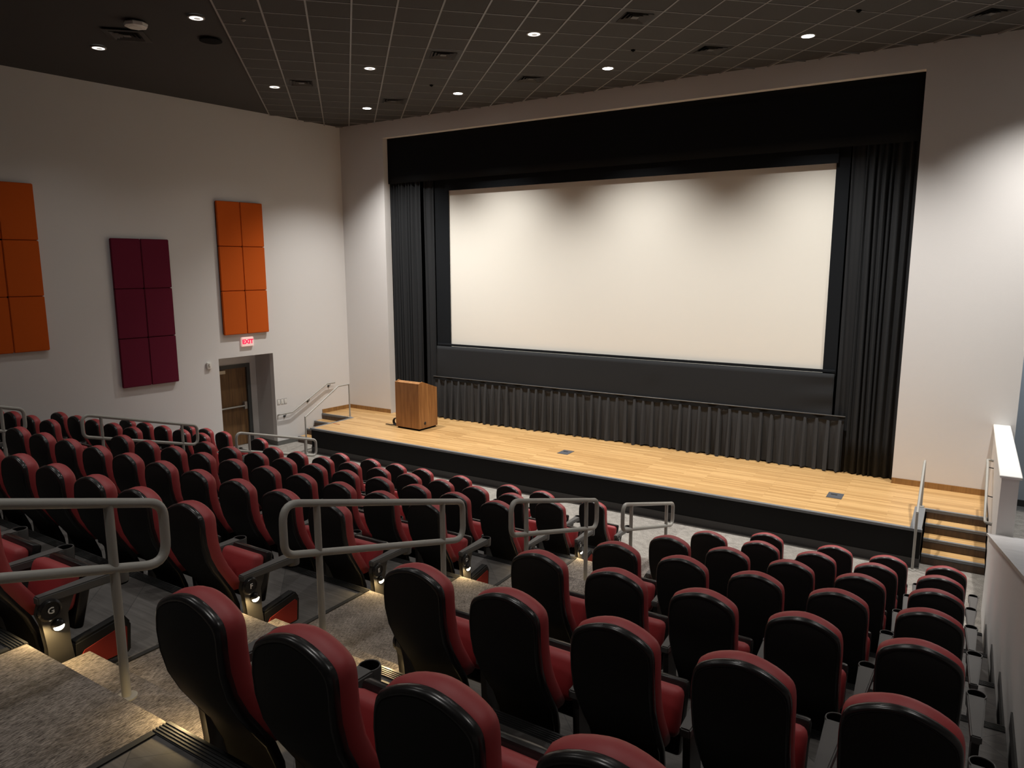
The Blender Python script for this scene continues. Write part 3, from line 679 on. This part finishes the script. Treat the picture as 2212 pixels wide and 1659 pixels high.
# ------------------------------------------------------------------ cinema seats
ZL = [0.16, 0.23, 0.30, 0.36, 0.42, 0.5, 0.6, 0.7, 0.8, 0.88, 0.925, 0.95, 0.97, 0.985, 0.998, 1.012, 1.026, 1.039, 1.047, 1.05]
WL = [0.208, 0.22, 0.228, 0.234, 0.239, 0.243, 0.246, 0.249, 0.251, 0.2515, 0.249, 0.245, 0.238, 0.227, 0.209, 0.18, 0.143, 0.095, 0.05, 0.015]
ZL = [z*1.026 if z > 0.5 else z for z in ZL]
WL = [v*0.81 for v in WL]
YL = [(0.16, 0.22), (0.30, 0.20), (0.42, 0.155), (0.5, 0.105), (0.6, 0.045), (0.7, -0.002), (0.8, -0.028), (0.9, -0.036), (1.06, -0.032)]
def yfront(z):
    if z <= YL[0][0]: return YL[0][1]
    for (a_, p), (b_, q) in zip(YL, YL[1:]):
        if z <= b_: return p+(q-p)*(z-a_)/(b_-a_)
    return YL[-1][1]
def outline(lo, inset, off, bow):
    out = []; idx = [i for i, z in enumerate(ZL) if z >= lo-1e-6]; zb = ZL[idx[0]]
    for i in idx:
        z = zb+(ZL[i]-zb)*(1-inset/(ZL[-1]-zb)) ; z = z + (inset*0.3 if i == idx[0] else 0)
        ww = WL[i]*(1-inset/0.25); out.append((ww, z, yfront(ZL[i])+off))
    R = [(ww, y, z) for ww, z, y in out]; Lf = [(-ww, y, z) for ww, z, y in reversed(out)]
    return R+Lf
def cap(bm, lo, inset, off, bow, flip=False, nc=8):
    rows = [(ww, z, yfront(ZL[i])+off) for i, (ww, z) in zip([i for i, z in enumerate(ZL) if z >= lo-1e-6], [(a_, c_) for a_, b_, c_ in outline(lo, inset, off, bow)[:len([1 for z in ZL if z >= lo-1e-6])]])]
    V = []
    for ww, z, y in rows:
        V.append([bm.verts.new((ww*(-1+2*c/nc), y+bow*(1-(-1+2*c/nc)**2)*min(1, ww/0.22)**2, z)) for c in range(nc+1)])
    for i in range(len(V)-1):
        for c in range(nc): bm.faces.new((V[i][c], V[i][c+1], V[i+1][c+1], V[i+1][c]))
def rings(bm, lo, layers):
    vs_ = [[bm.verts.new(p) for p in outline(lo, a_, b_, 0)] for a_, b_ in layers]
    n = len(vs_[0])
    for A, Bv in zip(vs_, vs_[1:]):
        for i in range(n): bm.faces.new((A[i], A[(i+1) % n], Bv[(i+1) % n], Bv[i]))
CH = {}                                                    # part name -> (mesh, ...)
def keep(name, key, bm, m, smooth):
    o = obj(name, bm, m, None, smooth); me = o.data; bpy.data.objects.remove(o); CH[key] = (name, me)
bm = B(); cap(bm, 0.16, 0.022, -0.134, -0.016); keep('back_shell', 'shell', bm, 'blk_matte', True)
bm = B(); rings(bm, 0.16, [(0.023, -0.131), (0.02, -0.136), (0.010, -0.133), (0.003, -0.124), (0.0, -0.112), (0.004, -0.094)]); keep('back_rim', 'rim', bm, 'blk_gloss', True)
bm = B(); rings(bm, 0.42, [(0.006, -0.096), (0.001, -0.088), (-0.003, -0.05), (0.003, -0.022), (0.014, -0.004), (0.03, 0.004)]); cap(bm, 0.42, 0.03, 0.004, 0.012)
bmesh.ops.remove_doubles(bm, verts=bm.verts[:], dist=0.0005); keep('back_cushion', 'cushion', bm, 'red', True)
def tipped(hw, th, h, bev, seg, y, z, tilt):
    bm = B(); box(bm, -hw, hw, -th/2, th/2, 0, h, bev=bev, seg=seg)
    bm.transform(Matrix.Translation((0, y, z)) @ Matrix.Rotation(-tilt, 4, 'X')); return bm
bm = tipped(0.198, 0.10, 0.245, 0.042, 3, 0.236, 0.36, 0.28); keep('seat_cushion', 'seat', bm, 'red', True)
bm = tipped(0.196, 0.065, 0.37, 0.02, 2, 0.290, 0.235, 0.26); keep('seat_pan', 'pan', bm, 'blk_gloss', 40)
def std_profile(): return [(0.05, 0.0), (0.36, 0.0), (0.36, 0.025), (0.27, 0.06), (0.245, 0.3), (0.33, 0.525), (0.07, 0.525), (0.085, 0.3), (0.07, 0.06), (0.05, 0.025)]
bm = B(); yzprism(bm, std_profile(), -0.018, 0.018); box(bm, -0.045, 0.045, 0.05, 0.36, 0.0, 0.012); keep('standard', 'std', bm, 'std', False)
bm = B()
prism(bm, [(-0.026, 0.04), (0.026, 0.04), (0.047, 0.475), (-0.047, 0.475)], lambda x, y: 0.515-0.02*(y-0.03), lambda x, y: 0.562)
bmesh.ops.bevel(bm, geom=bm.edges[:], offset=0.007, segments=2, affect='EDGES')
lathe(bm, [(0.043, 0.478), (0.049, 0.482), (0.0525, 0.553), (0.050, 0.562), (0.0455, 0.562), (0.0445, 0.52)], (0, 0.495, 0), 24, cap0=False, cap1=False); keep('armrest', 'arm', bm, 'arm', 40)
bm = B(); lathe(bm, [(0.044, 0.470), (0.0452, 0.558), (0.0425, 0.558), (0.041, 0.482)], (0, 0.495, 0), 22); keep('cup_holder', 'cup', bm, 'black', 40)
# aisle end standard
bm = B()
yzprism(bm, [(0.04, 0.0), (0.36, 0.0), (0.34, 0.025), (0.22, 0.05), (0.195, 0.12), (0.185, 0.25), (0.18, 0.42), (0.22, 0.50), (0.24, 0.53), (0.05, 0.53), (0.03, 0.46), (0.055, 0.40), (0.065, 0.25), (0.06, 0.06), (0.04, 0.02)], -0.022, 0.022)
bmesh.ops.bevel(bm, geom=[e for e in bm.edges], offset=0.005, segments=1, affect='EDGES'); keep('end_standard', 'endstd', bm, 'std', 35)
bm = B(); lathe(bm, [(0.062, 0.02), (0.062, 0.034), (0.052, 0.04), (0.05, 0.046), (0.046, 0.046), (0.044, 0.04)], (0, 0.09, 0.475), 26, 'X'); keep('row_marker', 'hub', bm, 'blk_gloss', 35)
bm = B(); lathe(bm, [(0.036, 0.02), (0.034, 0.03), (0.022, 0.040), (0.008, 0.043)], (0, 0.125, 0.375), 20, 'X'); keep('step_light', 'slamp', bm, 'blk_gloss', True)
bm = B()
vs0 = []; 
for zz, rr in ((0.036, 0.029), (0.043, 0.026)):
    vs0.append([bm.verts.new((zz, 0.125+rr*math.cos(a_), 0.371+rr*math.sin(a_)*0.9)) for a_ in [math.pi+math.pi*k/10 for k in range(11)]])
bm.faces.new(vs0[1]); bm.faces.new(list(reversed(vs0[0])))
for k in range(10): bm.faces.new((vs0[0][k], vs0[0][k+1], vs0[1][k+1], vs0[1][k]))
bm.faces.new((vs0[0][10], vs0[0][0], vs0[1][0], vs0[1][10]))
keep('step_lens', 'slens', bm, 'step_lens', False)
def pfoot(g, x0, x1):
    bm = B(); pts = [(0.18, 0.03), (0.515, 0.03), (0.53, 0.21), (0.49, 0.272), (0.20, 0.225)] if not g else [(0.205, 0.05), (0.485, 0.05), (0.497, 0.195), (0.478, 0.215), (0.25, 0.165), (0.215, 0.12)]
    yzprism(bm, pts, x0, x1); return bm
bm = pfoot(0.0, -0.055, 0.02); bmesh.ops.bevel(bm, geom=bm.edges[:], offset=0.012, segments=2, affect='EDGES'); keep('foot_panel', 'foot', bm, 'blk_matte', 35)
bm = pfoot(0.03, 0.018, 0.026); keep('fabric_inset', 'footin', bm, 'redfab', False)

def part(key, parent, x=0.0):
    name, me = CH[key]; o = bpy.data.objects.new(name, me); C.objects.link(o); o.parent = parent; o.location = (x, 0, 0); return o
ORD = ['first', 'second', 'third', 'fourth', 'fifth', 'sixth', 'seventh', 'eighth', 'ninth', 'tenth']
LET = 'ABCDEFG'
PITCH_ = 0.598
def seat_row(k, xs, block, aisle, cnt_from_right, left_end, right_end, PITCH_=0.598):
    """xs from left to right; ends: None, 'plain' or 'aisle'"""
    n = len(xs)
    for i, x in enumerate(xs):
        c = (n-1-i) if cnt_from_right else i
        pos = ('nearest the %s aisle' % aisle) if c == 0 else ('%s from %s aisle' % (ORD[c], aisle))
        t = thing('cinema_chair', 'red cinema chair, %s, %s row from stage, %s block' % (pos, ORD[k-1], block), 'chair', (x+(0.035+0.006*min(k, 6) if block == 'right' else 0.03), yrow(k), F(k)), random.uniform(-0.012, 0.012), 'red cinema chairs in rows')
        for key in ('shell', 'rim', 'cushion', 'seat', 'pan'): part(key, t)
        arm = part('arm', t, -PITCH_/2); part('cup', arm)
        gapr = (i == n-1) or (xs[i+1]-x > 0.72)
        if i == 0 and left_end == 'aisle': end_std(t, -PITCH_/2, -1, k, False)
        else: part('std', t, -PITCH_/2)
        if gapr:
            arm = part('arm', t, PITCH_/2); part('cup', arm)
            if i == n-1 and right_end == 'aisle': end_std(t, PITCH_/2, 1, k, True)
            else: part('std', t, PITCH_/2)
def end_std(t, x, s, k, letter):
    e = part('endstd', t, x)
    keys = ['hub', 'slamp', 'slens'] + (['foot', 'footin'] if letter else [])
    for key in keys:
        o = part(key, e)
        if s < 0: o.rotation_euler = (0, 0, 0); o.scale = (-1, 1, 1)
    if letter:
        text_obj('row_letter', LET[k-1], 0.05, 'letter', e, frame_mtx(Vector((0.0465, 0.09, 0.475)), Vector((0,1,0)), Vector((0,0,1)), Vector((1,0,0))), 0.0006, 0.001)
    li = bpy.data.lights.new('step', 'SPOT'); li.energy = AISLE_W; li.color = (1.0, 0.72, 0.34); li.spot_size = math.radians(168); li.spot_blend = 0.5; li.shadow_soft_size = 0.012
    lo = bpy.data.objects.new('step_lamp', li); C.objects.link(lo); lo.parent = t
    lo.location = (x+s*0.085, 0.045, 0.418); lo.rotation_euler = (-0.35, -s*0.15, 0)

MX = lambda a_, b_: [9.77-PITCH_*i for i in range(a_, b_)][::-1]
seat_row(1, [4.65, 5.41, 6.0, 6.59, 7.38, 8.32, 8.92, 9.77], 'centre', 'right', True, 'plain', 'aisle')
for k in (2, 3, 4, 5): seat_row(k, MX(0, 10), 'centre', 'right', True, 'plain', 'aisle')
seat_row(6, MX(0, 10), 'centre', 'right', True, 'plain', 'aisle')
seat_row(7, MX(0, 10), 'centre', 'right', True, 'plain', 'aisle')
LX = lambda n: [2.42-PITCH_*i for i in range(n)][::-1]
seat_row(1, [0.08, 0.70, 1.30, 2.42], 'left', 'left', True, 'plain', 'plain')
seat_row(2, LX(5), 'left', 'left', True, 'plain', 'plain')
seat_row(3, LX(5), 'left', 'left', True, 'plain', 'plain')
for k in (4, 5, 6): seat_row(k, LX(5), 'left', 'left', True, 'plain', 'plain')
seat_row(1, [12.21, 13.01, 13.595, 14.18], 'right', 'right', False, 'plain', 'plain', 0.585)
for k in range(2, 8):
    xr = 14.13-0.025*(k-2); n = 5
    seat_row(k, [xr-0.573*i for i in range(n)][::-1], 'right', 'right', False, 'aisle', 'plain', 0.573)
